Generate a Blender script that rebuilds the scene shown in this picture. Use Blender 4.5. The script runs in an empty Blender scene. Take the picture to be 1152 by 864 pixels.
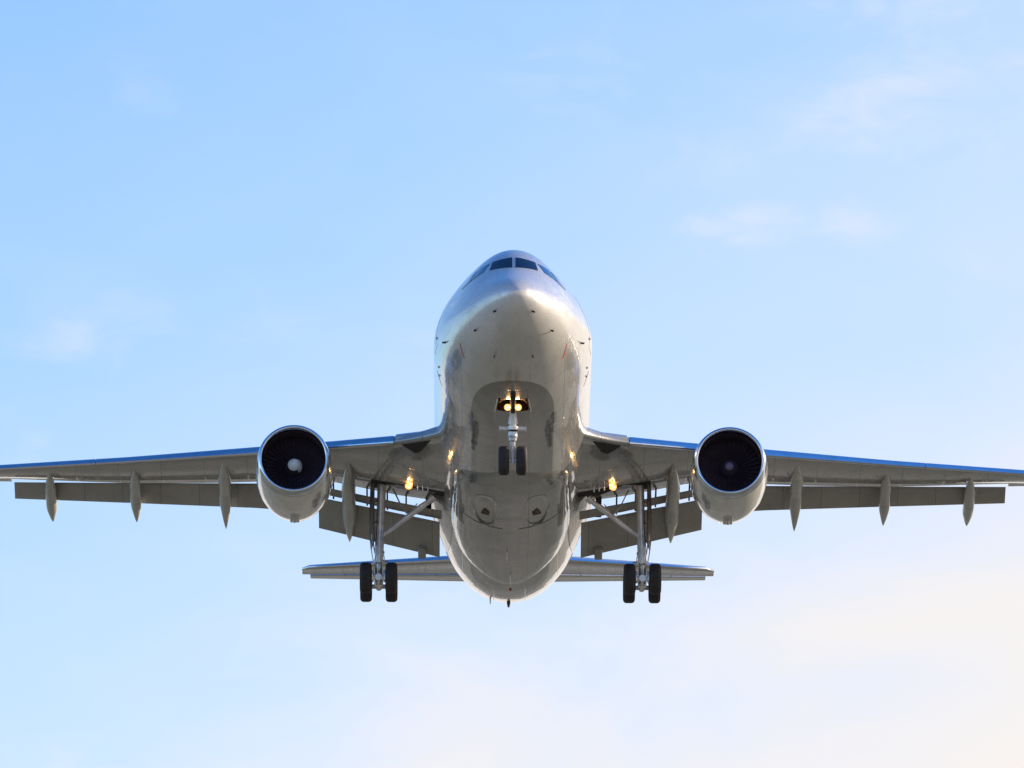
import bpy, bmesh, math, random
from mathutils import Vector, Matrix
R = math.radians
C = bpy.context.scene.collection
random.seed(7)

# ------------------------------------------------------------------ camera, sky, sun, exposure
VIEW = R(17.3)            # angle between the line of sight and the fuselage axis
PITCH = R(5.0)            # nose-up attitude of the aircraft
DIST = 320.0              # metres from the lens to the nose
FPX, WPX = 10369.5, 1152.0
LIFT = 3.64               # the lens looks this far (m, across the sight line) below the nose
rot = Matrix.Rotation(-PITCH, 3, 'X')
fwd_b = Vector((0, math.cos(VIEW), math.sin(VIEW)))
up_b = Vector((0, -math.sin(VIEW), math.cos(VIEW)))
cam_off = rot @ (-DIST * fwd_b - LIFT * up_b)
NOSE = Vector((0, 0, 1.7)) - cam_off
NOSE.x += 0.075
NOSE.y = 0.0
CAM = Vector((0, cam_off.y, 1.7))

cam_data = bpy.data.cameras.new('camera')
cam = bpy.data.objects.new('camera', cam_data)
C.objects.link(cam)
cam.location = CAM
cam.rotation_euler = (math.pi / 2 + VIEW - PITCH, 0, 0)
cam_data.sensor_width = 36.0
cam_data.lens = 36.0 * FPX / WPX
cam_data.clip_start = 0.5
cam_data.clip_end = 60000
bpy.context.scene.camera = cam

SUN_EL, SUN_AZ = R(21), R(69)      # azimuth measured from +Y (behind the plane) towards +X (right)
sun_dir = Vector((math.sin(SUN_AZ) * math.cos(SUN_EL), math.cos(SUN_AZ) * math.cos(SUN_EL), math.sin(SUN_EL)))
sd = bpy.data.lights.new('sun', 'SUN')
sd.energy = 5.0
sd.angle = R(0.5)
sd.color = (1.0, 0.82, 0.60)
sun = bpy.data.objects.new('sun', sd)
C.objects.link(sun)
sun.location = (200, 100, 200)
sun.rotation_euler = sun_dir.to_track_quat('Z', 'Y').to_euler()

scn = bpy.context.scene
scn.view_settings.view_transform = 'Standard'
scn.view_settings.look = 'None'
scn.view_settings.gamma = 1.0
scn.view_settings.exposure = 0.23
scn.view_settings.use_curve_mapping = False

world = bpy.data.worlds.new('World')
scn.world = world
world.use_nodes = True
nt = world.node_tree
nt.nodes.clear()


class G:
    """tiny node-graph helper"""
    def __init__(s, tree): s.t = tree
    def n(s, typ, ins=None, **props):
        nd = s.t.nodes.new(typ)
        for k, v in props.items(): setattr(nd, k, v)
        for k, v in (ins or {}).items(): s.put(nd.inputs[k], v)
        return nd
    def put(s, sock, v):
        if hasattr(v, 'is_output'): s.t.links.new(v, sock)
        else: sock.default_value = v
    def m(s, op, a, b=0.0, c=0.0, clamp=False):
        nd = s.n('ShaderNodeMath', operation=op, use_clamp=clamp)
        s.put(nd.inputs[0], a); s.put(nd.inputs[1], b); s.put(nd.inputs[2], c)
        return nd.outputs[0]
    def mr(s, v, a, b, c=0.0, d=1.0, smooth=True):
        nd = s.n('ShaderNodeMapRange', interpolation_type='SMOOTHSTEP' if smooth else 'LINEAR')
        for i, q in enumerate((v, a, b, c, d)): s.put(nd.inputs[i], q)
        return nd.outputs[0]
    def mix(s, f, a, b, blend='MIX'):
        nd = s.n('ShaderNodeMix', data_type='RGBA', blend_type=blend)
        s.put(nd.inputs[0], f); s.put(nd.inputs[6], a); s.put(nd.inputs[7], b)
        return nd.outputs[2]
    def noise(s, vec, scale, detail=4.0, rough=0.5, dist=0.0):
        nd = s.n('ShaderNodeTexNoise')
        s.put(nd.inputs['Vector'], vec); nd.inputs['Scale'].default_value = scale
        nd.inputs['Detail'].default_value = detail; nd.inputs['Roughness'].default_value = rough
        nd.inputs['Distortion'].default_value = dist
        return nd.outputs[0]
    def mapv(s, vec, scale=(1, 1, 1), loc=(0, 0, 0)):
        nd = s.n('ShaderNodeMapping')
        s.put(nd.inputs['Vector'], vec); nd.inputs['Scale'].default_value = scale; nd.inputs['Location'].default_value = loc
        return nd.outputs[0]


g = G(nt)
sky = g.n('ShaderNodeTexSky', sky_type='NISHITA')
sky.sun_disc = False
sky.sun_elevation = SUN_EL
sky.sun_rotation = SUN_AZ
sky.altitude = 0
sky.air_density = 1.0
sky.dust_density = 0.25
sky.ozone_density = 2.0
tc = g.n('ShaderNodeTexCoord')
d = tc.outputs['Generated']
sep = g.n('ShaderNodeSeparateXYZ', {0: d})
dx, dz = sep.outputs[0], sep.outputs[2]
# deeper, cleaner blue overhead than near the horizon
high = g.mr(dz, 0.22, 0.62)
tint = g.mix(high, (1.52, 1.70, 1.90, 1), (0.48, 1.22, 2.1, 1))
base = g.mix(1.0, sky.outputs[0], tint, 'MULTIPLY')
base = g.mix(g.mr(dz, 0.15, 0.0), base, g.mix(1.0, base, (0.62, 0.78, 1.0, 1), 'MULTIPLY'))
# thin high cloud wisps, stretched sideways, and a milky bank of evening haze low on the sun side
n1 = g.noise(g.mapv(d, (1.0, 1.0, 2.1), (3.1, 0, 1.7)), 52.0, 6.0, 0.55, 0.5)
nb = g.noise(g.mapv(d, (1.0, 1.0, 2.3), (7.1, 0, 2.9)), 62.0, 5.0, 0.52, 0.5)
n2 = g.noise(g.mapv(d, (1.0, 1.0, 1.8), (0.4, 0, 2.2)), 17.0, 3.0, 0.5, 0.2)
n3 = g.noise(g.mapv(d, (1.0, 1.0, 2.0), (5.3, 0, 4.2)), 24.0, 5.0, 0.55, 0.4)
wisp = g.m('MULTIPLY', g.mr(n1, 0.46, 0.74), g.mr(n2, 0.45, 0.66))
wisp = g.m('MULTIPLY', wisp, g.mr(dz, 0.75, 0.3))
wisp = g.m('MULTIPLY', wisp, 0.6)
for bx_, be_, rx_, re_, k_ in ((1.46, 13.32, 0.42, 0.22, .85), (2.55, 14.15, .75, .33, .75), (2.1, 13.3, .28, .16, .5), (-2.65, 12.55, .55, .22, .4), (-2.95, 11.95, .38, .24, .7), (-2.2, 12.75, .9, .3, .3), (2.3, 14.65, .8, .25, .5)):
    ex = g.m('DIVIDE', g.m('SUBTRACT', dx, math.sin(R(bx_))), R(rx_)); ez = g.m('DIVIDE', g.m('SUBTRACT', dz, math.sin(R(be_))), R(re_))
    dd = g.m('SQRT', g.m('ADD', g.m('MULTIPLY', ex, ex), g.m('MULTIPLY', ez, ez)))
    bl = g.mr(g.m('ADD', g.m('SUBTRACT', 1.0, dd), g.m('MULTIPLY', g.m('SUBTRACT', nb, 0.5), 4.0)), -0.1, 1.7)
    wisp = g.m('MAXIMUM', wisp, g.m('MULTIPLY', g.m('MULTIPLY', bl, k_), g.m('GREATER_THAN', sep.outputs[1], 0.0)))
veil = g.mr(g.m('ADD', g.m('MULTIPLY', dz, -1.0), g.m('ADD', g.m('MULTIPLY', dx, 0.55), g.m('MULTIPLY', n3, 0.05))), -0.27, -0.11)
c1 = g.mix(g.m('MULTIPLY', veil, 0.80), base, (6.9, 7.4, 8.9, 1))
c2 = g.mix(g.m('MULTIPLY', wisp, 0.85), c1, (7.6, 7.6, 8.8, 1))
lowv = g.m('ADD', g.m('MULTIPLY', dz, -1.0), g.m('ADD', g.m('MULTIPLY', dx, 0.34), g.m('MULTIPLY', g.m('SUBTRACT', n3, 0.5), 0.05)))
bank = g.mr(lowv, -0.200, -0.147)
c3 = g.mix(g.m('MULTIPLY', bank, 0.92), c2, (8.5, 7.8, 7.15, 1))
bg = g.n('ShaderNodeBackground', {'Color': c3, 'Strength': 0.10})
wo = g.n('ShaderNodeOutputWorld', {'Surface': bg.outputs[0]})

# ------------------------------------------------------------------ materials
def newmat(name):
    m = bpy.data.materials.new(name); m.use_nodes = True
    t = m.node_tree
    return m, G(t), t.nodes['Principled BSDF']

def simple(name, col, rough=0.5, metal=0.0, coat=0.0, bump=0.0, bscale=20.0, var=0.12, vscale=3.0):
    m, g, p = newmat(name)
    tc = g.n('ShaderNodeTexCoord')
    nz = g.noise(tc.outputs['Object'], vscale, 5.0, 0.6)
    f = g.mr(nz, 0.3, 0.7, 1 - var, 1 + var)
    c = g.n('ShaderNodeVectorMath', operation='SCALE')
    c.inputs[0].default_value = col[:3]; g.put(c.inputs['Scale'], f)
    g.put(p.inputs['Base Color'], c.outputs[0])
    p.inputs['Roughness'].default_value = rough
    p.inputs['Metallic'].default_value = metal
    p.inputs['Coat Weight'].default_value = coat
    p.inputs['Coat Roughness'].default_value = 0.04
    if bump:
        b = g.n('ShaderNodeBump'); b.inputs['Strength'].default_value = bump; b.inputs['Distance'].default_value = 0.02
        g.put(b.inputs['Height'], g.noise(tc.outputs['Object'], bscale, 3.0)); g.put(p.inputs['Normal'], b.outputs[0])
    return m

def skin(name, col, rough=0.22, metal=0.3, coat=1.0, seam=2.35, seam_off=0.0, axis=1, wave=0.004, seams2=None, belly=None, soot=0.25, coat_r=0.03, tone=0.05, radome=0.0, plates=False):
    """glossy aircraft paint: slightly wavy sheet, riveted seams, streaks of grime along the airflow"""
    m, g, p = newmat(name)
    tc = g.n('ShaderNodeTexCoord'); ob = tc.outputs['Object']
    sp = g.n('ShaderNodeSeparateXYZ', {0: ob})
    X, Y, Z = sp.outputs[0], sp.outputs[1], sp.outputs[2]
    A = (X, Y, Z)[axis]
    def line(v, period, half, off=0.0):
        q = g.m('PINGPONG', g.m('ADD', v, off + 100 * period), period / 2)
        return g.mr(q, half, half * 2.2, 1.0, 0.0)
    L = line(A, seam, 0.008, seam_off)
    if seams2: L = g.m('MAXIMUM', L, line((X, Y, Z)[seams2[0]], seams2[1], 0.007, seams2[2]))
    if radome: L = g.m('MULTIPLY', L, g.mr(Y, 2.0, 5.0, 0.12, 0.8))
    if plates:
        # two rows of oval tank access plates following the sweep of the wing
        u = g.m('SUBTRACT', g.m('FLOORED_MODULO', g.m('ADD', g.m('ABSOLUTE', X), 0.1), 0.72), 0.36)
        sweep = g.m('SUBTRACT', Y, g.m('MULTIPLY', g.m('ABSOLUTE', X), 0.50))
        for v0 in (16.35, 17.2):
            q = g.m('ADD', g.m('POWER', g.m('DIVIDE', g.m('ABSOLUTE', u), 0.17), 2.0), g.m('POWER', g.m('ABSOLUTE', g.m('DIVIDE', g.m('SUBTRACT', sweep, v0), 0.30)), 2.0))
            ringl = g.m('MULTIPLY', g.mr(q, 0.70, 0.85), g.mr(q, 1.0, 1.2, 1.0, 0.0))
            L = g.m('MAXIMUM', L, g.m('MULTIPLY', g.m('MULTIPLY', ringl, 0.55), g.mr(g.m('ABSOLUTE', X), 4.6, 4.7)))
    streak = g.noise(g.mapv(ob, (2.6, 0.22, 2.6)), 1.4, 6.0, 0.62)
    st = g.mr(streak, 0.5, 0.8)
    blot = g.mr(g.noise(ob, 0.9, 5.0, 0.6), 0.35, 0.7, 0.94, 1.04)
    c = (col[0], col[1], col[2], 1)
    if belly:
        # darker grey zone along the belly: straight flanks and a rounded front and rear end
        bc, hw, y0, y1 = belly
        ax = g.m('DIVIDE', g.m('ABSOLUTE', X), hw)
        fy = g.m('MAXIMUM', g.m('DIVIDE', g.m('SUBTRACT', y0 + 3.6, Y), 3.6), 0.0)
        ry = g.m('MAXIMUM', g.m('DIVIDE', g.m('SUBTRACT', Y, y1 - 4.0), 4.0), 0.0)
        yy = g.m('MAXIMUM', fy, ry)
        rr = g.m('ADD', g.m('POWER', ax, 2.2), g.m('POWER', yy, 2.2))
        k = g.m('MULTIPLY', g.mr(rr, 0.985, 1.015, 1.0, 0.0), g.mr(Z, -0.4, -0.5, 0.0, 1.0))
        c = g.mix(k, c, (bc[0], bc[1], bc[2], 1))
    c = g.mix(g.m('MULTIPLY', st, soot), c, (0.16, 0.14, 0.11, 1))
    c = g.mix(g.m('MULTIPLY', L, 0.5), c, (0.07, 0.065, 0.06, 1))
    cell = g.n('ShaderNodeCombineXYZ', {0: g.m('FLOOR', g.m('DIVIDE', g.m('ADD', A, seam_off), seam)), 1: g.m('FLOOR', g.m('DIVIDE', g.m('ADD', X if axis else Y, 0.37), 1.13)), 2: 0.0})
    wn = g.n('ShaderNodeTexWhiteNoise', {'Vector': cell.outputs[0]}, noise_dimensions='3D')
    blot = g.m('MULTIPLY', blot, g.mr(wn.outputs[0], 0.0, 1.0, 1 - tone, 1 + tone * .6, False))
    sc = g.n('ShaderNodeVectorMath', operation='SCALE'); g.put(sc.inputs[0], c); g.put(sc.inputs['Scale'], blot)
    g.put(p.inputs['Base Color'], sc.outputs[0])
    g.put(p.inputs['Metallic'], g.mr(Y, .5, radome * 2.6, metal * .6, metal) if radome else metal)
    if radome: rough = g.mr(Y, .5, radome * 2.6, .30, rough)
    else: rough = g.m('ADD', rough, 0.0)
    g.put(p.inputs['Roughness'], g.m('MULTIPLY', rough, g.mr(streak, 0.3, 0.8, 0.8, 1.6)))
    g.put(p.inputs['Coat Weight'], g.mr(Y, .5, radome * 2.6, coat * .7, coat) if radome else coat)
    g.put(p.inputs['Coat Roughness'], g.mr(Y, .5, radome * 2.6, .17, coat_r) if radome else coat_r)
    h = g.m('ADD', g.noise(ob, 0.85, 2.0, 0.4), g.m('MULTIPLY', g.noise(g.mapv(ob, (1, 0.6, 1)), 2.0, 1.0, 0.5), 0.10))
    h = g.m('SUBTRACT', h, g.m('MULTIPLY', L, 0.25))
    b = g.n('ShaderNodeBump'); b.inputs['Strength'].default_value = 1.0; b.inputs['Distance'].default_value = wave * 4
    g.put(b.inputs['Height'], h)
    g.put(p.inputs['Normal'], b.outputs[0]); g.put(p.inputs['Coat Normal'], b.outputs[0])
    return m

PAINT = (0.66, 0.645, 0.62)
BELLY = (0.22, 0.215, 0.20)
M = {}
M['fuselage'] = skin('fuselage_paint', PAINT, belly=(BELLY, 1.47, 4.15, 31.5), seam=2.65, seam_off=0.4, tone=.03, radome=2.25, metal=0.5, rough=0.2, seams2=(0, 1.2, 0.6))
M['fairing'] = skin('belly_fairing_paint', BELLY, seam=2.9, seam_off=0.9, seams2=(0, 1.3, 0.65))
M['wing'] = skin('wing_paint', (0.37, 0.36, 0.34), plates=True, tone=.1, axis=0, seam=1.62, seams2=(1, 1.9, 0.3), wave=0.003)
M['flap'] = skin('flap_paint', (0.37, 0.35, 0.325), tone=.08, rough=0.35, metal=0.1, coat=0.35, axis=0, seam=1.45, wave=0.002, coat_r=0.2)
M['pod'] = skin('fairing_paint', (0.50, 0.49, 0.46), rough=0.28, metal=0.15, coat=0.7, seam=1.7, wave=0.002)
M['nacelle'] = skin('nacelle_paint', (0.68, 0.67, 0.62), seam=1.55, seam_off=0.3, wave=0.003, soot=0.15)
M['edge'] = simple('polished_metal', (0.66, 0.70, 0.76), 0.14, 1.0, 0.0, 0.05, 3.0, 0.06)
M['steel'] = simple('gear_steel', (0.55, 0.55, 0.56), 0.3, 0.75, 0.0, 0.1, 30, 0.2)
M['gearpaint'] = simple('gear_grey_paint', (0.74, 0.74, 0.75), 0.3, 0.25, 0.5, 0.1, 25, 0.2)
M['dark'] = simple('bay_dark', (0.025, 0.022, 0.02), 0.8)
M['brown'] = simple('bay_brown', (0.09, 0.055, 0.035), 0.7, var=0.4)
M['tyre'] = simple('tyre_rubber', (0.034, 0.028, 0.031), 0.75, 0, 0, 0.2, 40, 0.25)
M['rim'] = simple('wheel_rim', (0.35, 0.35, 0.36), 0.4, 0.6)
M['liner'] = simple('inlet_liner', (0.06, 0.045, 0.06), 0.6)
M['blade'] = simple('fan_blade_metal', (0.026, 0.016, 0.034), 0.85, 0.0)
M['black'] = simple('black_rubber', (0.012, 0.012, 0.012), 0.6)
M['red'] = simple('red_stripe', (0.55, 0.05, 0.02), 0.5)
M['white'] = simple('white_paint', (0.82, 0.82, 0.80), 0.4)
M['greyspin'] = simple('spinner_grey', (0.12, 0.11, 0.19), 0.4)
M['exhaust'] = simple('exhaust_metal', (0.25, 0.22, 0.2), 0.4, 0.9)

def glassmat():
    m, g, p = newmat('cockpit_glass')
    p.inputs['Base Color'].default_value = (0.006, 0.012, 0.035, 1)
    p.inputs['Roughness'].default_value = 0.05
    p.inputs['IOR'].default_value = 1.5
    p.inputs['Specular IOR Level'].default_value = 0.35
    return m
M['glass'] = glassmat()
M['sideglass'] = simple('side_glass', (0.02, 0.06, 0.12), 0.08, 0.5, 1.0, var=.02)

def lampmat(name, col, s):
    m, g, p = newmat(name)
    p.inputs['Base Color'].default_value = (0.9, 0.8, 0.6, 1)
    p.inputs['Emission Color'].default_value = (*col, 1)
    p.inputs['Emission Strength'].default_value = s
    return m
M['lamp'] = lampmat('lamp_lens', (1.0, 0.64, 0.23), 3.2)
M['halo_bowl'] = lampmat('lamp_halo_bowl', (1.0, 0.30, 0.04), 0.7)  # glowing orange bowl imitates the glare halo around each lens

def groundmat():
    m, g, p = newmat('airfield_grass')
    tc = g.n('ShaderNodeTexCoord'); ob = tc.outputs['Object']
    a = g.noise(ob, 0.006, 6.0, 0.6, 0.5); b = g.noise(ob, 0.06, 5.0, 0.65)
    c = g.mix(g.mr(a, 0.42, 0.6), (0.14, 0.14, 0.09, 1), (0.285, 0.255, 0.19, 1))
    c = g.mix(g.m('MULTIPLY', g.mr(b, 0.4, 0.7), 0.5), c, (0.18, 0.17, 0.125, 1))
    g.put(p.inputs['Base Color'], c); p.inputs['Roughness'].default_value = 0.95
    return m
M['ground'] = groundmat()

# ------------------------------------------------------------------ mesh helpers
def link(name, me, mat, parent=None, smooth=40):
    for m in (mat if isinstance(mat, (list, tuple)) else [mat]): me.materials.append(m)
    if smooth:
        for p in me.polygons: p.use_smooth = True
        me.set_sharp_from_angle(angle=R(smooth))
    o = bpy.data.objects.new(name, me); C.objects.link(o)
    if parent: o.parent = parent
    return o

class MB:
    def __init__(s): s.bm = bmesh.new(); s.mi = 0
    def ring_loft(s, rings, cap0=True, cap1=True, closed=True):
        bm = s.bm
        vs = [[bm.verts.new(p) for p in r] for r in rings]
        n = len(rings[0])
        for a, b in zip(vs, vs[1:]):
            for i in range(n if closed else n - 1):
                j = (i + 1) % n
                try: f = bm.faces.new((a[i], a[j], b[j], b[i])); f.material_index = s.mi
                except ValueError: pass
        if closed:
            for flag, r in ((cap0, vs[0]), (cap1, vs[-1])):
                if flag:
                    try: f = bm.faces.new(r); f.material_index = s.mi
                    except ValueError: pass
        return vs
    def tube(s, pts, rad, n=14, caps=True):
        pts = [Vector(p) for p in pts]
        if not isinstance(rad, (list, tuple)): rad = [rad] * len(pts)
        rings = []
        for i, p in enumerate(pts):
            t = (pts[min(i + 1, len(pts) - 1)] - pts[max(i - 1, 0)]).normalized()
            u = t.cross(Vector((0, 0, 1)) if abs(t.z) < 0.9 else Vector((0, 1, 0))).normalized(); v = t.cross(u)
            rings.append([p + rad[i] * (math.cos(2 * math.pi * k / n) * u + math.sin(2 * math.pi * k / n) * v) for k in range(n)])
        s.ring_loft(rings, caps, caps)
    def lathe(s, prof, c=(0, 0, 0), axis='Y', n=48, cap0=False, cap1=False):
        """prof: list of (position along axis, radius)"""
        rings = []
        for a, r in prof:
            q = []
            for k in range(n):
                t = 2 * math.pi * k / n; p, w = r * math.cos(t), r * math.sin(t)
                q.append(Vector(c) + Vector({'Y': (p, a, w), 'X': (a, p, w), 'Z': (p, w, a)}[axis]))
            rings.append(q)
        s.ring_loft(rings, cap0, cap1)
    def box(s, c, size, rx=0, ry=0, rz=0, bev=0.0):
        r = bmesh.ops.create_cube(s.bm, size=1.0)
        vs = r['verts']
        mat = Matrix.Translation(c) @ Matrix.Rotation(rz, 4, 'Z') @ Matrix.Rotation(ry, 4, 'Y') @ Matrix.Rotation(rx, 4, 'X') @ Matrix.Diagonal((*size, 1))
        bmesh.ops.transform(s.bm, matrix=mat, verts=vs)
        fs = {f for v in vs for f in v.link_faces}
        for f in fs: f.material_index = s.mi
        if bev:
            es = {e for v in vs for e in v.link_edges}
            r = bmesh.ops.bevel(s.bm, geom=list(es), offset=bev, segments=2, affect='EDGES', profile=0.5)
            for f in r['faces']: f.material_index = s.mi
    def poly_prism(s, pts, off):
        """closed flat outline (3-D points) swept by vector off"""
        off = Vector(off)
        s.ring_loft([[Vector(p) for p in pts], [Vector(p) + off for p in pts]])
    def build(s, name, mat, parent=None, smooth=40):
        bmesh.ops.recalc_face_normals(s.bm, faces=s.bm.faces[:])
        me = bpy.data.meshes.new(name); s.bm.to_mesh(me); s.bm.free()
        return link(name, me, mat, parent, smooth)

def pchip(tab):
    xs = [t[0] for t in tab]; ys = [t[1] for t in tab]; n = len(xs)
    h = [xs[i + 1] - xs[i] for i in range(n - 1)]; dl = [(ys[i + 1] - ys[i]) / h[i] for i in range(n - 1)]
    d = [0.0] * n; d[0] = dl[0]; d[-1] = dl[-1]
    for i in range(1, n - 1):
        if dl[i - 1] * dl[i] > 0:
            w1 = 2 * h[i] + h[i - 1]; w2 = h[i] + 2 * h[i - 1]
            d[i] = (w1 + w2) / (w1 / dl[i - 1] + w2 / dl[i])
    def f(x):
        if x <= xs[0]: return ys[0]
        if x >= xs[-1]: return ys[-1]
        i = 0
        while xs[i + 1] < x: i += 1
        t = (x - xs[i]) / h[i]
        return ((1 + 2 * t) * (1 - t) ** 2 * ys[i] + t * (1 - t) ** 2 * h[i] * d[i] + t * t * (3 - 2 * t) * ys[i + 1] + t * t * (t - 1) * h[i] * d[i + 1])
    return f

def lin(tab):
    def f(x):
        if x <= tab[0][0]: a, b = tab[0], tab[1]
        elif x >= tab[-1][0]: a, b = tab[-2], tab[-1]
        else:
            i = 0
            while tab[i + 1][0] < x: i += 1
            a, b = tab[i], tab[i + 1]
        t = (x - a[0]) / (b[0] - a[0])
        return a[1] + t * (b[1] - a[1])
    return f

# ------------------------------------------------------------------ the ground far below
mb = MB()
N = 90
rings = []
for r in (0.01, 60, 150, 320, 600, 1100, 2200, 5000, 12000, 30000):
    rings.append([(r * math.cos(2 * math.pi * k / N), r * math.sin(2 * math.pi * k / N), 0) for k in range(N)])
mb.ring_loft(rings, True, False)
gr = mb.build('ground', M['ground'], None, 0)
gr['kind'] = 'structure'

# ------------------------------------------------------------------ the aircraft
root = bpy.data.objects.new('airliner', None)
C.objects.link(root)
root['label'] = 'silver grey twin-engine passenger jet overhead on landing approach with wheels and flaps down'
root['category'] = 'airplane'
root.location = NOSE
root.rotation_euler = (-PITCH, R(0.22), R(0.29))

# --- fuselage shape: y runs from the nose tip to the tail
ZT = pchip([(0, -.42), (.03, -.30), (.12, -.16), (.3, .0), (.6, .20), (1.0, .43), (1.5, .70), (2.0, 1.00), (2.4, 1.32), (2.9, 1.72), (3.4, 2.07), (4.0, 2.38), (4.6, 2.56), (5.5, 2.72), (6.6, 2.80), (8, 2.82), (36, 2.82), (40, 2.72), (44, 2.5), (46.5, 2.25)])
ZB = pchip([(0, -.42), (.03, -.57), (.12, -.76), (.3, -.97), (.6, -1.19), (1.0, -1.42), (2.0, -1.85), (3.0, -2.15), (4.5, -2.46), (6, -2.66), (7.5, -2.78), (9, -2.82), (27, -2.82), (29, -2.78), (31, -2.58), (33, -2.22), (35, -1.68), (37, -1.08), (39, -.42), (41, .20), (43.5, .98), (46.5, 1.80)])
HW = pchip([(0, 0.0), (.03, .14), (.12, .32), (.3, .54), (.6, .81), (1.0, 1.08), (2.0, 1.59), (3.0, 1.97), (4.0, 2.26), (5.0, 2.49), (6.0, 2.67), (7.0, 2.78), (8.2, 2.82), (27, 2.82), (28, 2.80), (29, 2.74), (31, 2.54), (33, 2.25), (35, 1.92), (37, 1.58), (40, 1.1), (43, .68), (46.5, .3)])
ZC = pchip([(0, -.42), (1, -.45), (3, -.35), (5, -.15), (7.5, 0), (30, 0), (36, .35), (41, 1.25), (46.5, 2.02)])
PE = pchip([(0, 2.0), (.6, 1.8), (2.0, 1.40), (2.8, 1.24), (4.2, 1.20), (6.0, 1.45), (8.0, 1.85), (10, 2.0), (50, 2.0)])   # how pinched the upper half is at the flight deck

def fus_pt(y, t):
    w, zc = HW(y), ZC(y)
    c, s = math.cos(t), math.sin(t)
    if s > 0:
        e = 2 / PE(y)
        return Vector((w * c, y, zc + (ZT(y) - zc) * s ** e))
    return Vector((w * c, y, zc + (zc - ZB(y)) * s))
def fus_F(x, y, z):
    w, zc = max(HW(y), 1e-4), ZC(y)
    h = max((ZT(y) - zc) if z > zc else (zc - ZB(y)), 1e-4)
    e = PE(y) if z > zc else 2.0
    return (x / w) ** 2 + abs((z - zc) / h) ** e - 1
def front_y(x, z):                     # station where the nose surface passes (x, z)
    a, b = 0.0, 9.0
    for _ in range(50):
        m = (a + b) / 2
        if fus_F(x, m, z) > 0: a = m
        else: b = m
    return (a + b) / 2
def side_x(y, z):
    zc = ZC(y); h = (ZT(y) - zc) if z > zc else (zc - ZB(y))
    e = PE(y) if z > zc else 2.0
    return HW(y) * math.sqrt(max(0, 1 - abs((z - zc) / h) ** e))
def belly_z(y, x):
    return ZC(y) - (ZC(y) - ZB(y)) * math.sqrt(max(0, 1 - (x / HW(y)) ** 2))
def fus_n(p):
    e = 1e-3
    return Vector((fus_F(p.x + e, p.y, p.z) - fus_F(p.x - e, p.y, p.z), fus_F(p.x, p.y + e, p.z) - fus_F(p.x, p.y - e, p.z), fus_F(p.x, p.y, p.z + e) - fus_F(p.x, p.y, p.z - e))).normalized()

NA = 144
ys = [0.0005, .004, .012, .03, .06, .1, .15, .22, .3, .4, .5, .62, .75, .9]
y = 1.05
while y < 4.9: ys.append(y); y += .18
BAY0, BAY1 = 5.65, 6.75
ys += [4.95, 5.3, 5.65, 6.0, 6.4, 6.75, 7.2, 7.7, 8.3, 9, 10, 11, 12]
y = 13
while y < 27: ys.append(y); y += 1.0
while y < 46.6: ys.append(y); y += 0.45
mb = MB()
vs = mb.ring_loft([[fus_pt(y, 2 * math.pi * (k + .5) / NA) for k in range(NA)] for y in ys])
kill = [f for f in mb.bm.faces if BAY0 < f.calc_center_median().y < BAY1 and abs(f.calc_center_median().x) < .52 and f.calc_center_median().z < -1.5]
bmesh.ops.delete(mb.bm, geom=kill, context='FACES')
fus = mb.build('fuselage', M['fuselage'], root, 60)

# wheel bay of the nose gear: walls and roof inside the opening
mb = MB()
bx = .49
w0 = [(-bx, BAY0, belly_z(BAY0, bx) - .0), (bx, BAY0, belly_z(BAY0, bx)), (bx, BAY1, belly_z(BAY1, bx)), (-bx, BAY1, belly_z(BAY1, bx))]
w1 = [(p[0], p[1], -1.35) for p in w0]
mb.ring_loft([[Vector(p) + Vector((0, 0, -.01)) for p in w0], [Vector(p) for p in w1]], False, True)
mb.build('wheel_bay', M['brown'], fus, 0)

def patch(name, fn, nu, nv, mat, parent, off=.008, thick=.03):
    """sheet following the fuselage skin, standing off by off; fn(u, v) gives a point on the skin"""
    mb = MB(); bm = mb.bm
    P = [[fn(u / nu, v / nv) for v in range(nv + 1)] for u in range(nu + 1)]
    top = [[bm.verts.new(p + fus_n(p) * off) for p in r] for r in P]
    bot = [[bm.verts.new(p - fus_n(p) * thick) for p in r] for r in P]
    for i in range(nu):
        for j in range(nv):
            bm.faces.new((top[i][j], top[i + 1][j], top[i + 1][j + 1], top[i][j + 1]))
            bm.faces.new((bot[i][j], bot[i][j + 1], bot[i + 1][j + 1], bot[i + 1][j]))
    for i in range(nu):
        for j in (0, nv): bm.faces.new((top[i][j], top[i + 1][j], bot[i + 1][j], bot[i][j]))
    for j in range(nv):
        for i in (0, nu): bm.faces.new((top[i][j], top[i][j + 1], bot[i][j + 1], bot[i][j]))
    return mb.build(name, mat, parent, 50)

def quad(a, b, c, d):                 # bilinear on four (p, q) corners
    def f(u, v):
        return ((1 - u) * ((1 - v) * a[0] + v * d[0]) + u * ((1 - v) * b[0] + v * c[0]), (1 - u) * ((1 - v) * a[1] + v * d[1]) + u * ((1 - v) * b[1] + v * c[1]))
    return f

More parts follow.
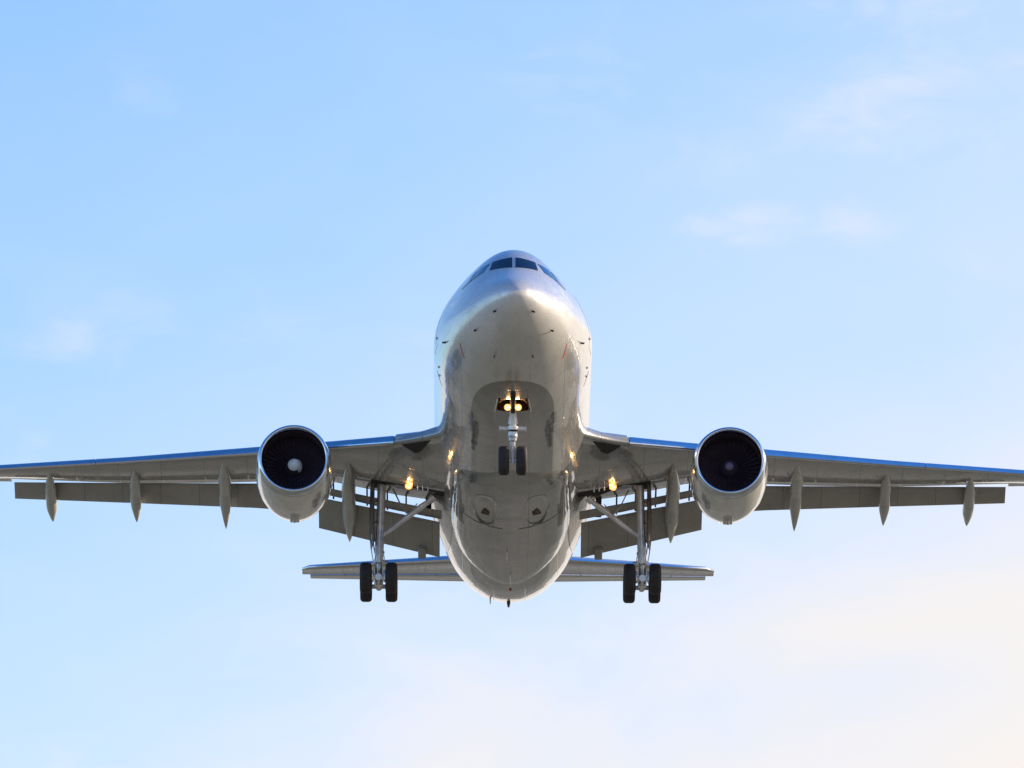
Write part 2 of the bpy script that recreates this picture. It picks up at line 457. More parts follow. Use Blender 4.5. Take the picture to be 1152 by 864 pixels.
for s in (-1, 1):
    for off, mat, nm, grow in ((.006, M['black'], 'window_frame', .028), (.012, M['glass'], 'cockpit_window', 0.0)):
        G_ = grow
        q = quad((s * (.055 - G_), 1.14 - G_), (s * (.84 + G_), 1.15 - G_), (s * (.75 + G_), 1.62 + G_), (s * (.055 - G_), 1.75 + G_))
        def fr(u, v, q=q):
            x, z = q(u, v); return Vector((x, front_y(x, z), z))
        if nm == 'cockpit_window': patch(nm, fr, 10, 6, mat, fus, off)
    for cs in (((2.86, 1.16), (3.46, 1.02), (3.62, 1.52), (3.14, 1.58)), ((3.53, 1.0), (4.2, .96), (4.15, 1.36), (3.72, 1.48))):
        q2 = quad(*cs)
        def sr(u, v, q2=q2, s=s):
            y, z = q2(u, v); return Vector((s * side_x(y, z), y, z))
        patch('side_window', sr, 8, 6, M['sideglass'], fus, .012)
    # red jacking and towing marks, thin stripes on the skin
    for (ya, za, yb, zb) in ((3.5, -1.25, 4.0, -1.62), (8.0, -.86, 8.4, -1.26)):
        def st(u, v, ya=ya, za=za, yb=yb, zb=zb, s=s):
            yy = ya + (yb - ya) * u; zz = za + (zb - za) * u + .05 * (v - .5)
            return Vector((s * side_x(yy, zz), yy, zz))
        patch('red_stripe', st, 6, 1, M['red'], fus, .005, .005)
    # pitot heads and sensor vanes
    for (x, z, h) in ((.65, -.95, .17), (1.32, -1.22, .12), (.66, -1.95, .12), (2.4, -.75, .14)):
        y = front_y(s * x, z); p = Vector((s * x, y, z)); n = fus_n(p)
        mb = MB(); mb.tube([p - n * .02, p + n * h * .6, p + n * h * .7 + Vector((0, -.14, 0))], [.04, .028, .012], 8)
        mb.build('probe', M['black'], fus)

# passenger windows and doors along both flanks
for s in (-1, 1):
    for dy in (6.3, 25.5):
        def dr(u, v, dy=dy, s=s):
            yy = dy + 1.07 * u; zz = -.45 + 1.9 * v
            return Vector((s * side_x(yy, zz), yy, zz))
        patch('cabin_door', dr, 4, 10, M['nacelle'], fus, .006, .02)
    k = 0
    y = 7.9
    while y < 36 and k < 40:
        if not (25.2 < y < 26.8):
            def pw(u, v, y=y, s=s):
                yy = y + .23 * u; zz = .42 + .33 * v
                return Vector((s * side_x(yy, zz), yy, zz))
            patch('cabin_window', pw, 2, 4, M['glass'], fus, .005, .02); k += 1
        y += .66

# belly fairing under the wing box
mb = MB()
rings = []
FW = pchip([(13.0, .45), (14.0, 1.25), (15.5, 1.95), (17.5, 2.2), (23, 2.25), (26, 2.05), (28.2, 1.4), (29, .9)])
FZ = pchip([(13.0, -2.76), (14.0, -2.85), (15.5, -2.94), (17.5, -2.98), (24, -2.98), (26.5, -2.92), (28.2, -2.84), (29, -2.72)])
y = 13.0
def fair_z(y, x): 
    w = FW(y); zt = -1.3
    return zt - (zt - FZ(y)) * max(0, 1 - (abs(x) / w) ** 2.4) ** (1 / 2.4)
while y <= 29.001:
    w, zb = FW(y), FZ(y); q = []
    for k in range(49):
        t = math.pi * k / 48
        c, s = math.cos(t), math.sin(t)
        q.append(Vector((w * math.copysign(abs(c) ** (2 / 2.4), c), y, -1.3 - (-1.3 - zb) * s ** (2 / 2.4))))
    q.append(Vector((-w * .6, y, -.9))); q.append(Vector((w * .6, y, -.9)))
    rings.append(q); y += .5
mb.ring_loft(rings)
fair = mb.build('belly_fairing', M['fairing'], root, 50)

# cooling-air scoops in the fairing: raised oval lip, plate and a dark wedge for the shade in the throat
for s in (-1, 1):
    cx, cy = s * .93, 18.45
    mb = MB()
    prof = []
    O = []
    for k in range(40):
        t = 2 * math.pi * k / 40
        ex = math.copysign(abs(math.cos(t)) ** .8, math.cos(t)); ey = math.copysign(abs(math.sin(t)) ** .8, math.sin(t))
        wx = .47 * (1 if ey < 0 else 1 - .25 * ey)
        O.append((ex * wx, ey * 1.85))
    def ringat(k, dz):
        return [Vector((cx + s * .0 + p[0] * k, cy + p[1] * k, fair_z(cy + p[1] * k, cx + p[0] * k) + (dz if dz > -.01 else -.008 + (dz + .008) * min(1, max(.08, .5 + .5 * p[1] / 1.2)))) ) for p in O]
    mb.ring_loft([ringat(1.05, .02), ringat(1.0, -.035), ringat(.96, -.06), ringat(.94, -.072), ringat(.92, -.065), ringat(.905, -.008)], False, True)
    lip = mb.build('air_scoop', M['fairing'], fair, 35)
    mb = MB()
    tri = [(-.01, 18.2), (.13, 18.7), (.15, 18.85), (-.15, 18.85), (-.13, 18.7)]
    mb.poly_prism([Vector((cx + s * .02 + a, b, fair_z(b, cx + a) - .012 - (.05 if b > 18.5 else 0))) for a, b in tri], (0, 0, .1))
    mb.build('throat_shade_wedge', M['brown'], fair, 0)
for s in (-1, 1):
    mb = MB(); bm = mb.bm
    nx, ny = 8, 10
    def dpt(u, v, dz): 
        x = .30 + 1.42 * u; y = 20.6 + 3.3 * v - .5 * u * (1 - v)
        return Vector((s * x, y, fair_z(y, x) + dz))
    P = [[[bm.verts.new(dpt(u / nx, v / ny, dz)) for v in range(ny + 1)] for u in range(nx + 1)] for dz in (-.018, .03)]
    for i in range(nx):
        for j in range(ny):
            bm.faces.new((P[0][i][j], P[0][i + 1][j], P[0][i + 1][j + 1], P[0][i][j + 1]))
    for j in range(ny):
        for i in (0, nx): bm.faces.new((P[0][i][j], P[0][i][j + 1], P[1][i][j + 1], P[1][i][j]))
    for i in range(nx):
        for j in (0, ny): bm.faces.new((P[0][i][j], P[0][i + 1][j], P[1][i + 1][j], P[1][i][j]))
    mb.build('gear_door', M['fairing'], fair, 35)
# static ports and drains low on the fuselage flanks
for s in (-1, 1):
    for (yy, zz) in ((6.2, -.2), (7.2, -.95), (7.9, -1.05)):
        p = Vector((s * side_x(yy, zz), yy, zz)); n = fus_n(p)
        mb = MB(); mb.tube([p - n * .03, p + n * .04], [.05, .035], 10); mb.build('static_port', M['steel'], fus)

# aerials and drain masts under the belly
def blade(name, x, y, h, ch, mat, z0=None, lean=.15, th=.03):
    z0 = (min(belly_z(y, x), fair_z(y, x) if 13 < y < 29 else 9)) if z0 is None else z0
    mb = MB()
    mb.ring_loft([[Vector((x - th, y, z0 + .03)), Vector((x + th, y, z0 + .03)), Vector((x + th, y + ch, z0 + .03)), Vector((x - th, y + ch, z0 + .03))],
                  [Vector((x - th * .5, y + lean, z0 - h)), Vector((x + th * .5, y + lean, z0 - h)), Vector((x + th * .5, y + ch * .8 + lean, z0 - h)), Vector((x - th * .5, y + ch * .8 + lean, z0 - h))]])
    return mb.build(name, mat, fus, 30)
blade('antenna', -.12, 23.6, .28, .4, M['white'])
blade('antenna', 0.02, 26.8, .34, .5, M['white'])
blade('antenna', 0.02, 10.6, .20, .35, M['pod'])
blade('tail_skid', -.02, 32.9, .12, .28, M['brown'], th=.07)
blade('drain_mast', -.72, 32.2, .17, .16, M['pod'], lean=.25)
mb = MB(); mb.lathe([(0, .06), (.02, .055), (.05, .04), (.07, .015)], (0, 0, 0), 'Z', 16, True, True)
bm_b = mb.build('beacon_lamp', M['red'], fus); bm_b.rotation_euler = (math.pi, 0, 0); bm_b.location = (.03, 29.4, belly_z(29.4, 0) + .01)

# --- wings
LEy = lambda x: 15.7 + .589 * (x - 2.82)
LEtop = lin([(3.0, -.60), (4.11, -.55), (6.56, -.35), (9.37, -.08), (14.06, .35), (19.17, .91), (21.95, 1.22)])
LElow = lin([(3.0, -1.08), (4.11, -.96), (6.56, -.72), (9.37, -.46), (14.06, .04), (19.17, .63), (21.95, .97)])
COVEy = lin([(2.0, 22.5), (7.1, 22.6), (9.45, 23.2), (10.2, 23.5), (14.2, 25.0), (18.6, 27.0), (20.5, 27.85), (21.95, 28.4)])
COVEz = lin([(2.0, -1.36), (2.77, -1.25), (4.18, -1.04), (6.48, -.55), (7.1, -.5), (9.45, -.33), (10.2, -.25), (14.2, .13), (18.6, .80), (21.95, 1.20)])
SAG = lin([(2, .40), (5, .34), (7.1, .26), (14, .15), (21.95, .06)])
TEy = lin([(2.0, 24.1), (7.1, 24.15), (21.95, 29.1)])
BULGE = lin([(2, .55), (7.1, .42), (14, .24), (21.95, .10)])

def wing_low(x, y):
    y0, y1 = LEy(x) + .35, COVEy(x)
    t = min(1, max(0, (y - y0) / (y1 - y0)))
    z0 = LElow(x) + .03
    return z0 + (COVEz(x) - z0) * t - SAG(x) * 3.2 * t * (1 - t) ** 1.25

def wing_section(x, nose):
    yl, yc, yt = LEy(x), COVEy(x), COVEy(x) + (TEy(x) - COVEy(x)) * .72
    zt_, zl_, zc_ = LEtop(x), LElow(x), COVEz(x)
    y0 = yl + .35
    pts = []
    for k in range(15):                      # underside from cove to nose
        t = 1 - k / 14
        yy = y0 + (yc - y0) * t
        pts.append((yy, wing_low(x, yy)))
    zm = (zt_ + zl_) / 2
    h = (zt_ - zl_)
    pts += [(yl + nose + .02, zl_ + .12 * h), (yl + nose - .03, zm - .1 * h), (yl + nose, zm + .22 * h), (yl + nose + .12, zt_ - .06 * h)]
    ztip = zc_ + .07 * (TEy(x) - yc) + .20 * (1 if x < 10 else .8)
    for k in range(9):
        t = k / 8
        yy = yl + nose + .3 + (yt - yl - nose - .3) * t
        pts.append((yy, zt_ + .05 + (ztip - zt_) * t + BULGE(x) * 2.2 * t * (1 - t) - .05 * t))
    pts.append((yt, ztip - .05))
    pts.append((yc + .18, ztip - .14 - .0))
    pts.append((yc + .05, zc_ + .10))
    return pts

def airfoil(ch, tc, n=12, camber=.04):
    up, lo = [], []
    for k in range(n + 1):
        u = (1 - math.cos(math.pi * k / n)) / 2
        t = 5 * tc * (.2969 * math.sqrt(u) - .126 * u - .3516 * u * u + .2843 * u ** 3 - .1030 * u ** 4)
        c = camber * 4 * u * (1 - u)
        up.append((u * ch, (c + t) * ch)); lo.append((u * ch, (c - t) * ch))
    return up + lo[::-1][1:-1]

def foil_loft(mb, s, stations):
    """stations: (x, y_le, z_le, chord, thickness, angle down)"""
    rings = []
    for x, yl, zl, ch, tc, ang in stations:
        c, sn = math.cos(ang), math.sin(ang)
        rings.append([Vector((s * x, yl + u * c + w * sn, zl - u * sn + w * c)) for u, w in airfoil(ch, tc)])
    mb.ring_loft(rings)

def slat(mb, s, x0, x1, n=6, grow=1.0):
    rings = []
    for k in range(n + 1):
        x = x0 + (x1 - x0) * k / n
        yl, zt_, zl_ = LEy(x), LEtop(x), LElow(x)
        h = (zt_ - zl_) * grow
        outer = [(.15, -.50), (.07, -.485), (.02, -.43), (0, -.36), (.02, -.22), (.06, -.02), (.11, .17), (.18, .33), (.30, .46), (.52, .56), (.80, .60)]
        inner = [(.80, .57), (.50, .46), (.34, .25), (.25, -.05), (.23, -.32)]
        zm = (zt_ + zl_) / 2
        rings.append([Vector((s * x, yl + u, zm + w * h)) for u, w in outer + inner])
    mb.ring_loft(rings)

for s in (-1, 1):
    mb = MB()
    xs = [1.6, 2.4, 3.0, 3.6, 4.2, 4.25, 5.0, 5.8, 6.5, 7.1, 7.9, 8.7, 9.5, 11, 12.5, 14, 15.5, 17, 18.6, 20, 21.2, 21.8]
    rings = []
    for x in xs:
        rings.append([Vector((s * x, a, b)) for a, b in wing_section(x, .28 if x > 4.21 else .06)])
    tip = wing_section(21.95, .4)
    zmid = 1.15
    rings.append([Vector((s * 21.98, a * .6 + .4 * 27.8, zmid + (b - zmid) * .3)) for a, b in tip])
    mb.ring_loft(rings)
    wing = mb.build('wing', M['wing'], root, 35)
    # leading edge slats and the fixed root glove
    for x0, x1 in ((4.30, 7.55), (8.25, 15.40), (15.42, 21.3)):
        mb = MB(); slat(mb, s, x0, x1); mb.build('slat', M['edge'], wing, 50)
    mb = MB()
    rings = []
    for k in range(9):
        t = k / 8
        x = 2.3 + (4.27 - 2.3) * t
        lift = .30 * (1 - t) ** 2.4; fwd = .75 * (1 - t) ** 1.8
        yl, zt_, zl_ = LEy(x) - fwd, LEtop(x) + lift - .28 * fwd, LElow(x) + .10 * (1 - t) + .5 * lift - .28 * fwd
        h = zt_ - zl_; zm = (zt_ + zl_) / 2
        rings.append([Vector((s * x, yl + u, zm + w * h)) for u, w in
                      [(1.3, -.50), (.5, -.52), (.2, -.50), (.08, -.46), (.02, -.38), (0, -.28), (.04, -.06), (.10, .14), (.18, .31), (.34, .45), (.7, .56), (2.2, .62), (2.2, -.3)]])
    mb.ring_loft(rings)
    mb.build('root_glove', M['wing'], wing, 50)
    # black plate standing in for the shaded opening behind the glove
    mb = MB()
    def low(x, y): return wing_low(x, y) - .012
    pts = [(2.95, 15.75), (4.0, 16.62), (3.8, 16.85), (3.5, 17.1), (3.3, 16.85)]
    mb.poly_prism([Vector((s * a, b, low(a, b) - .02)) for a, b in pts], (0, 0, .25))
    mb.build('glove_shade_plate', M['black'], wing, 0)
    # flaps: vane + main inboard flap, single outboard flap
    mb = MB()
    foil_loft(mb, s, [(2.55, 22.95, -1.60, .50, .16, R(22)), (4.18, 22.95, -1.28, .50, .16, R(22)), (7.05, 22.95, -.68, .42, .16, R(22))])
    mb.build('flap_vane', M['flap'], wing, 40)
    mb = MB()
    foil_loft(mb, s, [(2.62, 23.4, -1.90, 1.75, .13, R(32)), (5.0, 23.4, -1.40, 1.64, .13, R(32)), (7.12, 23.4, -.97, 1.52, .13, R(32))])
    mb.build('flap', M['flap'], wing, 40)
    mb = MB()
    foil_loft(mb, s, [(8.4, 23.55, -.44, 1.25, .13, R(32)), (9.5, 23.95, -.28, 1.21, .13, R(32)), (14.0, 25.6, .21, 1.0, .13, R(32)), (18.62, 27.3, .73, .82, .13, R(32))])
    mb.build('flap', M['flap'], wing, 40)
    mb = MB(); mb.box((s * 3.28, 24.72, -2.66), (.30, .5, .32), R(-32), 0, 0, .05); mb.build('flap_seal', M['flap'], wing, 30)
    mb = MB(); rings = []
    for yy, xo, zo, xi, zi in ((21.9, 3.02, -1.05, 2.1, -1.92), (23.5, 3.05, -1.0, 2.15, -1.87), (25.2, 2.98, -.96, 2.2, -1.82), (27.0, 2.81, -.97, 2.25, -1.74), (28.0, 2.64, -1.08, 2.3, -1.62), (29.0, 2.45, -1.26, 2.3, -1.5)):
        rings.append([Vector((s * a, yy, b)) for a, b in ((xo, zo), (xo - .02, zo - .05), ((xo + xi) / 2 + .03, (zo + zi) / 2 - .02), (xi, zi), (1.6, zi + .2), (1.6, zo + .2), (xo - .35, zo + .16))])
    mb.ring_loft(rings); mb.build('root_fillet', M['wing'], wing, 40)
    # aileron-side trailing edge beyond the flap
    mb = MB()
    foil_loft(mb, s, [(18.75, 27.1, .98, .85, .10, R(2)), (21.5, 28.0, 1.25, .7, .10, R(2))])
    mb.build('trailing_panel', M['white'], wing, 40)
    # small hinge brackets seen in the slots
    for x in (3.15, 3.9, 4.6, 5.35, 6.6):
        zc_ = COVEz(x)
        mb = MB(); mb.poly_prism([Vector((s * x, 22.4, zc_ + .05)), Vector((s * x, 23.0, zc_ - .2)), Vector((s * x, 23.65, zc_ - .42)), Vector((s * x, 23.65, zc_ - .32)), Vector((s * x, 23.0, zc_ - .05))], (.06 if x > 3.2 else .22, 0, 0)); mb.build('flap_bracket', M['dark'], wing, 0)
    # flap track fairings
    for x, y0, y1, zt_, w, deep in ((5.98, 19.0, 25.5, -2.07, .27, .40), (10.60, 20.9, 25.7, -1.53, .24, .31), (13.98, 23.2, 26.95, -.92, .215, .28), (17.22, 25.1, 29.0, -.31, .22, .28)):
        z0 = wing_low(x, y0) + .04; zk = wing_low(x, COVEy(x)) - .30 * (deep / .3) - (.25 if x < 7 else .04)
        yk = COVEy(x) + .2
        spine = []
        for k in range(19):
            t = k / 18; yy = y0 + (y1 - y0) * t
            tk = (yk - y0) / (y1 - y0)
            if t < tk: zz = z0 + (zk - z0) * (t / tk) ** 1.0
            else: zz = zk + (zt_ - zk) * ((t - tk) / (1 - tk)) ** (.72 if x < 7 else .95)
            rr = min(1, (t / .32) ** .72) * min(1, ((1 - t) / .30) ** .74)
            spine.append((yy, zz, rr))
        rings = []
        for yy, zz, rr in spine:
            rr = max(rr, .02); hh = deep * rr
            rings.append([Vector((s * x + w * rr * math.cos(a) * (1 if math.sin(a) < 0 else .9), yy, zz + hh * math.sin(a))) for a in [2 * math.pi * i / 22 for i in range(22)]])
        mb = MB(); mb.ring_loft(rings)
        fp = mb.build('flap_track_fairing', M['pod'], wing, 45)
    # landing lamps in the wing root with their brackets
    for (dx, dy, r) in ((3.76, 20.7, .072), (3.70, 20.32, .048)):
        z = wing_low(dx, dy) - .07 - (.0 if r > .06 else .02)
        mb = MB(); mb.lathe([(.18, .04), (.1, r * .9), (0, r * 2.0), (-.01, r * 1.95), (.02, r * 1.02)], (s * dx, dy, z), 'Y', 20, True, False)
        lo_ = mb.build('landing_light', M['halo_bowl'], wing)
        mb = MB(); mb.lathe([(.02, r), (-.02, r * .85), (-.045, r * .45), (-.055, .01)], (s * dx, dy, z), 'Y', 20, True, True)
        mb.build('lamp_lens', M['lamp'], wing)
    for dx in (3.42, 3.24, 3.05):
        mb = MB(); mb.box((s * dx, 20.2, wing_low(dx, 20.2) - .12), (.045, .06, .36), 0, 0, 0, .01); mb.build('strake', M['steel'], wing, 30)
    # main wheel well: dark plate gives the shade of the recess
    mb = MB()
    pts = [(2.2, 22.0), (2.35, 21.3), (3.6, 20.95), (4.4, 20.9), (5.15, 20.9), (5.2, 22.45), (2.2, 22.46)]
    mb.poly_prism([Vector((s * a, b, wing_low(a, b) - .014)) for a, b in pts], (0, 0, .2))
    mb.build('well_shade_plate', M['dark'], wing, 0)

# --- engines
EX, EY, EZ = 7.86, 13.4, -2.48
for s in (-1, 1):
    c = (s * EX, 0, EZ)
    mb = MB()
    mb.lathe([(13.78, 1.335), (14.1, 1.375), (14.6, 1.405), (15.2, 1.412), (15.8, 1.40), (16.4, 1.355), (17.0, 1.265), (17.6, 1.13), (18.1, 1.0), (18.08, .97), (17.4, 1.05)], c, 'Y', 96)
    nac = mb.build('engine', M['nacelle'], root, 40)
    mb = MB()
    mb.lathe([(13.775, 1.331), (13.62, 1.312), (13.50, 1.285), (13.43, 1.250), (13.403, 1.21), (13.405, 1.175), (13.44, 1.142), (13.52, 1.118), (13.66, 1.105)], c, 'Y', 96)
    mb.build('inlet_lip', M['edge'], nac, 60)
    mb = MB()
    mb.lathe([(13.66, 1.104), (13.8, 1.11), (14.2, 1.16), (14.9, 1.19), (15.1, 1.19)], c, 'Y', 72)
    mb.build('inlet_duct', M['liner'], nac, 60)
    # fan: 38 twisted blades in front of a dark plate
    mb = MB()
    for k in range(38):
        a = 2 * math.pi * k / 38
        rows = []
        for j in range(6):
            r = .36 + (1.165 - .36) * j / 5
            tw = R(28 + 34 * j / 5); chd = .34
            u = Vector((math.cos(a), 0, math.sin(a))); v = Vector((-math.sin(a), 0, math.cos(a)))
            p = Vector(c) + u * r + Vector((0, 14.62, 0))
            dv = v * math.sin(tw) * chd / 2 * s + Vector((0, math.cos(tw) * chd / 2, 0))
            rows.append([p - dv - v * .006, p - dv + v * .006, p + dv + v * .006, p + dv - v * .006])
        mb.ring_loft(rows)
    mb.lathe([(14.85, 1.19), (14.86, .01)], c, 'Y', 48)
    mb.build('fan', M['blade'], nac, 40)
    mb = MB()
    prof = [(14.55, .37), (14.45, .35), (14.32, .29), (14.2, .215), (14.13, .15), (14.08, .08), (14.065, .012)]
    mb.lathe(prof, c, 'Y', 40, False, True)
    mb.build('spinner', M['blade'], nac, 60)
    if s < 0:                                # white tip with a comma tail
        mb = MB(); mb.lathe([(14.206, .225), (14.196, .218), (14.122, .153), (14.07, .083), (14.052, .012)], c, 'Y', 40, False, True)
        mb.build('spinner_tip', M['white'], nac, 60)
        mb = MB()
        rows = []
        for k in range(9):
            t = k / 8; a = R(-55 + 115 * t); w = .085 * (1 - t * .85)
            rr = .235 + .015 * t
            def pt(r_): 
                yy = 14.2 + (r_ - .215) * 1.6 - .012
                return Vector(c) + Vector((r_ * math.cos(a), yy, r_ * math.sin(a)))
            rows.append([pt(rr - w * .4), pt(rr + w), pt(rr + w) + Vector((0, .012, 0)), pt(rr - w * .4) + Vector((0, .012, 0))])
        mb.ring_loft(rows); mb.build('spinner_mark', M['white'], nac, 60)
    else:
        mb = MB(); mb.lathe([(14.135, .155), (14.07, .083), (14.052, .012)], c, 'Y', 32, False, True); mb.build('spinner_tip', M['greyspin'], nac, 60)
    # core, plug, pylon, drain
    mb = MB(); mb.lathe([(17.2, .95), (18.0, .84), (19.0, .64), (19.4, .52), (19.38, .48)], c, 'Y', 40, True); mb.build('core_nozzle', M['exhaust'], nac)
    mb = MB(); mb.lathe([(18.9, .42), (19.6, .30), (20.2, .08), (20.3, .01)], c, 'Y', 24, True, True); mb.build('exhaust_plug', M['exhaust'], nac)
    mb = MB(); rings = []
    for yy, zb, zt_, w in ((14.9, -1.10, -1.04, .03), (15.6, -1.16, -.90, .14), (17.2, -1.25, -.62, .19), (19.0, -1.7, -.45, .20), (20.6, -1.35, -.5, .18), (22.2, -.85, -.55, .05)):
        rings.append([Vector((s * EX + w * a, yy, b)) for a, b in ((-1, zb), (1, zb), (1.05, (zb + zt_) / 2), (.7, zt_), (-.7, zt_), (-1.05, (zb + zt_) / 2))])
    mb.ring_loft(rings); mb.build('pylon', M['nacelle'], nac, 40)
    mb = MB(); mb.box((s * EX, 16.3, EZ - 1.36), (.36, .9, .16), 0, 0, 0, .05); mb.tube([(s * EX, 16.0, EZ - 1.40), (s * EX, 16.3, EZ - 1.54)], [.07, .045], 10)
    mb.build('drain_fairing', M['pod'], nac, 30)
    mb = MB(); mb.box((s * EX - s * .95, 15.2, EZ + 1.06), (.04, 1.0, .30), 0, s * R(42), 0, .012); mb.build('nacelle_strake', M['nacelle'], nac, 30)

# --- tail surfaces
for s in (-1, 1):
    mb = MB()
    rings = []
    st = []
    for x in (.3, 1.3, 2.65, 4.5, 6.5, 7.8):
        st.append((x, 37.95 + .715 * x, 1.42 + .147 * (x - 2.65), 5.35 - .385 * x, .10, R(-6.0)))
    st.append((8.11, 44.05, 2.25, 1.7, .07, R(-6)))
    foil_loft(mb, s, [(a, b, c, d_ * .72, e * 1.25, f) for a, b, c, d_, e, f in st])
    tp = mb.build('tailplane', M['wing'], root, 40)
    mb = MB()
    foil_loft(mb, s, [(a, b + .735 * d_ * math.cos(f), c - .735 * d_ * math.sin(f) - .02, d_ * .27, e * 1.3, R(-4.0)) for a, b, c, d_, e, f in st[:-1]])
    mb.build('elevator', M['nacelle'], tp, 40)
    mb = MB(); rings = []
    for a, b, c, d_, e, f in st[1:]:
        cf, sf = math.cos(f), math.sin(f)
        q = [(u, w) for u, w in airfoil(d_ * .72, e * 1.25) if u < .035 * d_ * .72]
        up = [p for p in q]
        rings.append([Vector((s * a, b - .02 + u * 1.0 * cf + w * 1.12 * sf, c - u * sf + (w * 1.12) * cf)) for u, w in up])
    mb.ring_loft(rings); mb.build('leading_edge', M['edge'], tp, 50)
mb = MB()
rings = []
for z, yl, ch in ((2.2, 35.2, 7.6), (4.0, 36.9, 6.5), (7.0, 39.8, 4.8), (10.6, 43.2, 3.0), (10.9, 43.8, 2.3)):
    rings.append([Vector((w, yl + u, z)) for u, w in airfoil(ch * .72, .13, 12, 0)])
mb.ring_loft(rings); fin = mb.build('tail_fin', M['fuselage'], root, 40)
mb = MB()
rings = []
for z, yl, ch in ((2.6, 35.6, 7.4), (4.0, 36.9, 6.5), (7.0, 39.8, 4.8), (10.5, 43.1, 3.0)):
    rings.append([Vector((w, yl + ch * .73 + u, z)) for u, w in airfoil(ch * .28, .16, 10, 0)])
mb.ring_loft(rings); mb.build('rudder', M['fuselage'], fin, 40)

# --- wheels
def wheel_mesh(r, w):
    mb = MB()
    h = w / 2
    mb.mi = 0
    prof = [(-h * .62, r * .56), (-h * .92, r * .64), (-h, r * .74), (-h * .97, r * .84), (-h * .84, r * .93), (-h * .58, r * .985), (-h * .40, r), (-h * .37, r * .982), (-h * .31, r * .982), (-h * .28, r),
            (-.03 * w, r), (-.02 * w, r * .982), (.02 * w, r * .982), (.03 * w, r), (h * .28, r), (h * .31, r * .982), (h * .37, r * .982), (h * .40, r), (h * .58, r * .985), (h * .84, r * .93), (h * .97, r * .84), (h, r * .74), (h * .92, r * .64), (h * .62, r * .56)]
    mb.lathe(prof, (0, 0, 0), 'X', 56)
    mb.mi = 1
    mb.lathe([(-h * .64, r * .57), (-h * .8, r * .54), (-h * .72, r * .40), (-h * .5, r * .34), (-h * .62, r * .2), (-h * .85, r * .17), (-h * .88, .01)], (0, 0, 0), 'X', 40)
    mb.lathe([(h * .64, r * .57), (h * .8, r * .54), (h * .72, r * .40), (h * .5, r * .34), (h * .62, r * .2), (h * .85, r * .17), (h * .88, .01)], (0, 0, 0), 'X', 40)
    bmesh.ops.recalc_face_normals(mb.bm, faces=mb.bm.faces[:])
    me = bpy.data.meshes.new('wheel'); mb.bm.to_mesh(me); mb.bm.free()
    me.materials.append(M['tyre']); me.materials.append(M['rim'])
    for p in me.polygons: p.use_smooth = True
    me.set_sharp_from_angle(angle=R(35))
    return me
def put(name, me, parent, loc):
    o = bpy.data.objects.new(name, me); C.objects.link(o); o.parent = parent; o.location = loc; return o
MAIN_W = wheel_mesh(.575, .44)
NOSE_W = wheel_mesh(.52, .385)

# --- nose gear
mb = MB()
yA, zA = 6.67, -4.57
mb.tube([(0, 5.7, -1.6), (0, 6.2, -2.9), (0, 6.38, -3.4)], [.10, .12, .125], 18)
mb.tube([(0, 6.38, -3.4), (0, 6.40, -3.52)], [.19, .19], 20)
mb.tube([(0, 6.42, -3.56), (0, 6.46, -3.72), (0, 6.47, -3.76)], [.155, .16, .19], 20)
mb.tube([(0, 6.47, -3.77), (0, 6.50, -3.88)], [.15, .14], 18)
mb.tube([(0, 6.50, -3.88), (0, 6.66, -4.5)], [.095, .095], 18)
mb.tube([(-.30, yA, zA), (.30, yA, zA)], .07, 14)
mb.tube([(0, yA, zA + .16), (0, yA, zA - .10)], [.11, .09], 16)
for sx in (-1, 1):
    mb.tube([(sx * .06, 6.42, -3.8), (sx * .05, 6.25, -4.15), (sx * .07, 6.6, -4.45)], [.03, .035, .03], 8)
ng = mb.build('nose_gear', M['gearpaint'], root, 40)
mb = MB(); mb.tube([(-.47, 6.42, -3.46), (.47, 6.42, -3.46)], [.075, .075], 16)
mb.tube([(-.48, 6.42, -3.46), (-.45, 6.42, -3.46)], [.095, .095], 14); mb.tube([(.48, 6.42, -3.46), (.45, 6.42, -3.46)], [.095, .095], 14)
mb.build('steering_cylinder', M['gearpaint'], ng, 40)
mb = MB(); mb.tube([(0, 6.39, -3.50), (0, 6.41, -3.57)], [.165, .165], 20); mb.tube([(0, 6.46, -3.725), (0, 6.47, -3.765)], [.175, .175], 20); mb.tube([(0, 6.50, -3.87), (0, 6.51, -3.91)], [.125, .125], 18)
mb.build('seal_ring', M['black'], ng, 40)
mb = MB(); mb.tube([(0, 5.3, -2.6), (0, 5.75, -2.75), (0, 6.2, -2.98)], [.08, .09, .07], 12); mb.box((0, 5.28, -2.58), (.18, .3, .26), R(-20), 0, 0, .04)
mb.build('drag_brace', M['dark'], ng, 40)
mb = MB(); mb.tube([(-.06, 6.2, -2.75), (-.14, 6.38, -3.3)], .03, 8); mb.tube([(.06, 6.2, -2.75), (.14, 6.38, -3.3)], .03, 8); mb.tube([(.0, 6.05, -2.8), (0, 6.2, -3.4)], .022, 8)
mb.build('hydraulic_line', M['steel'], ng, 40)
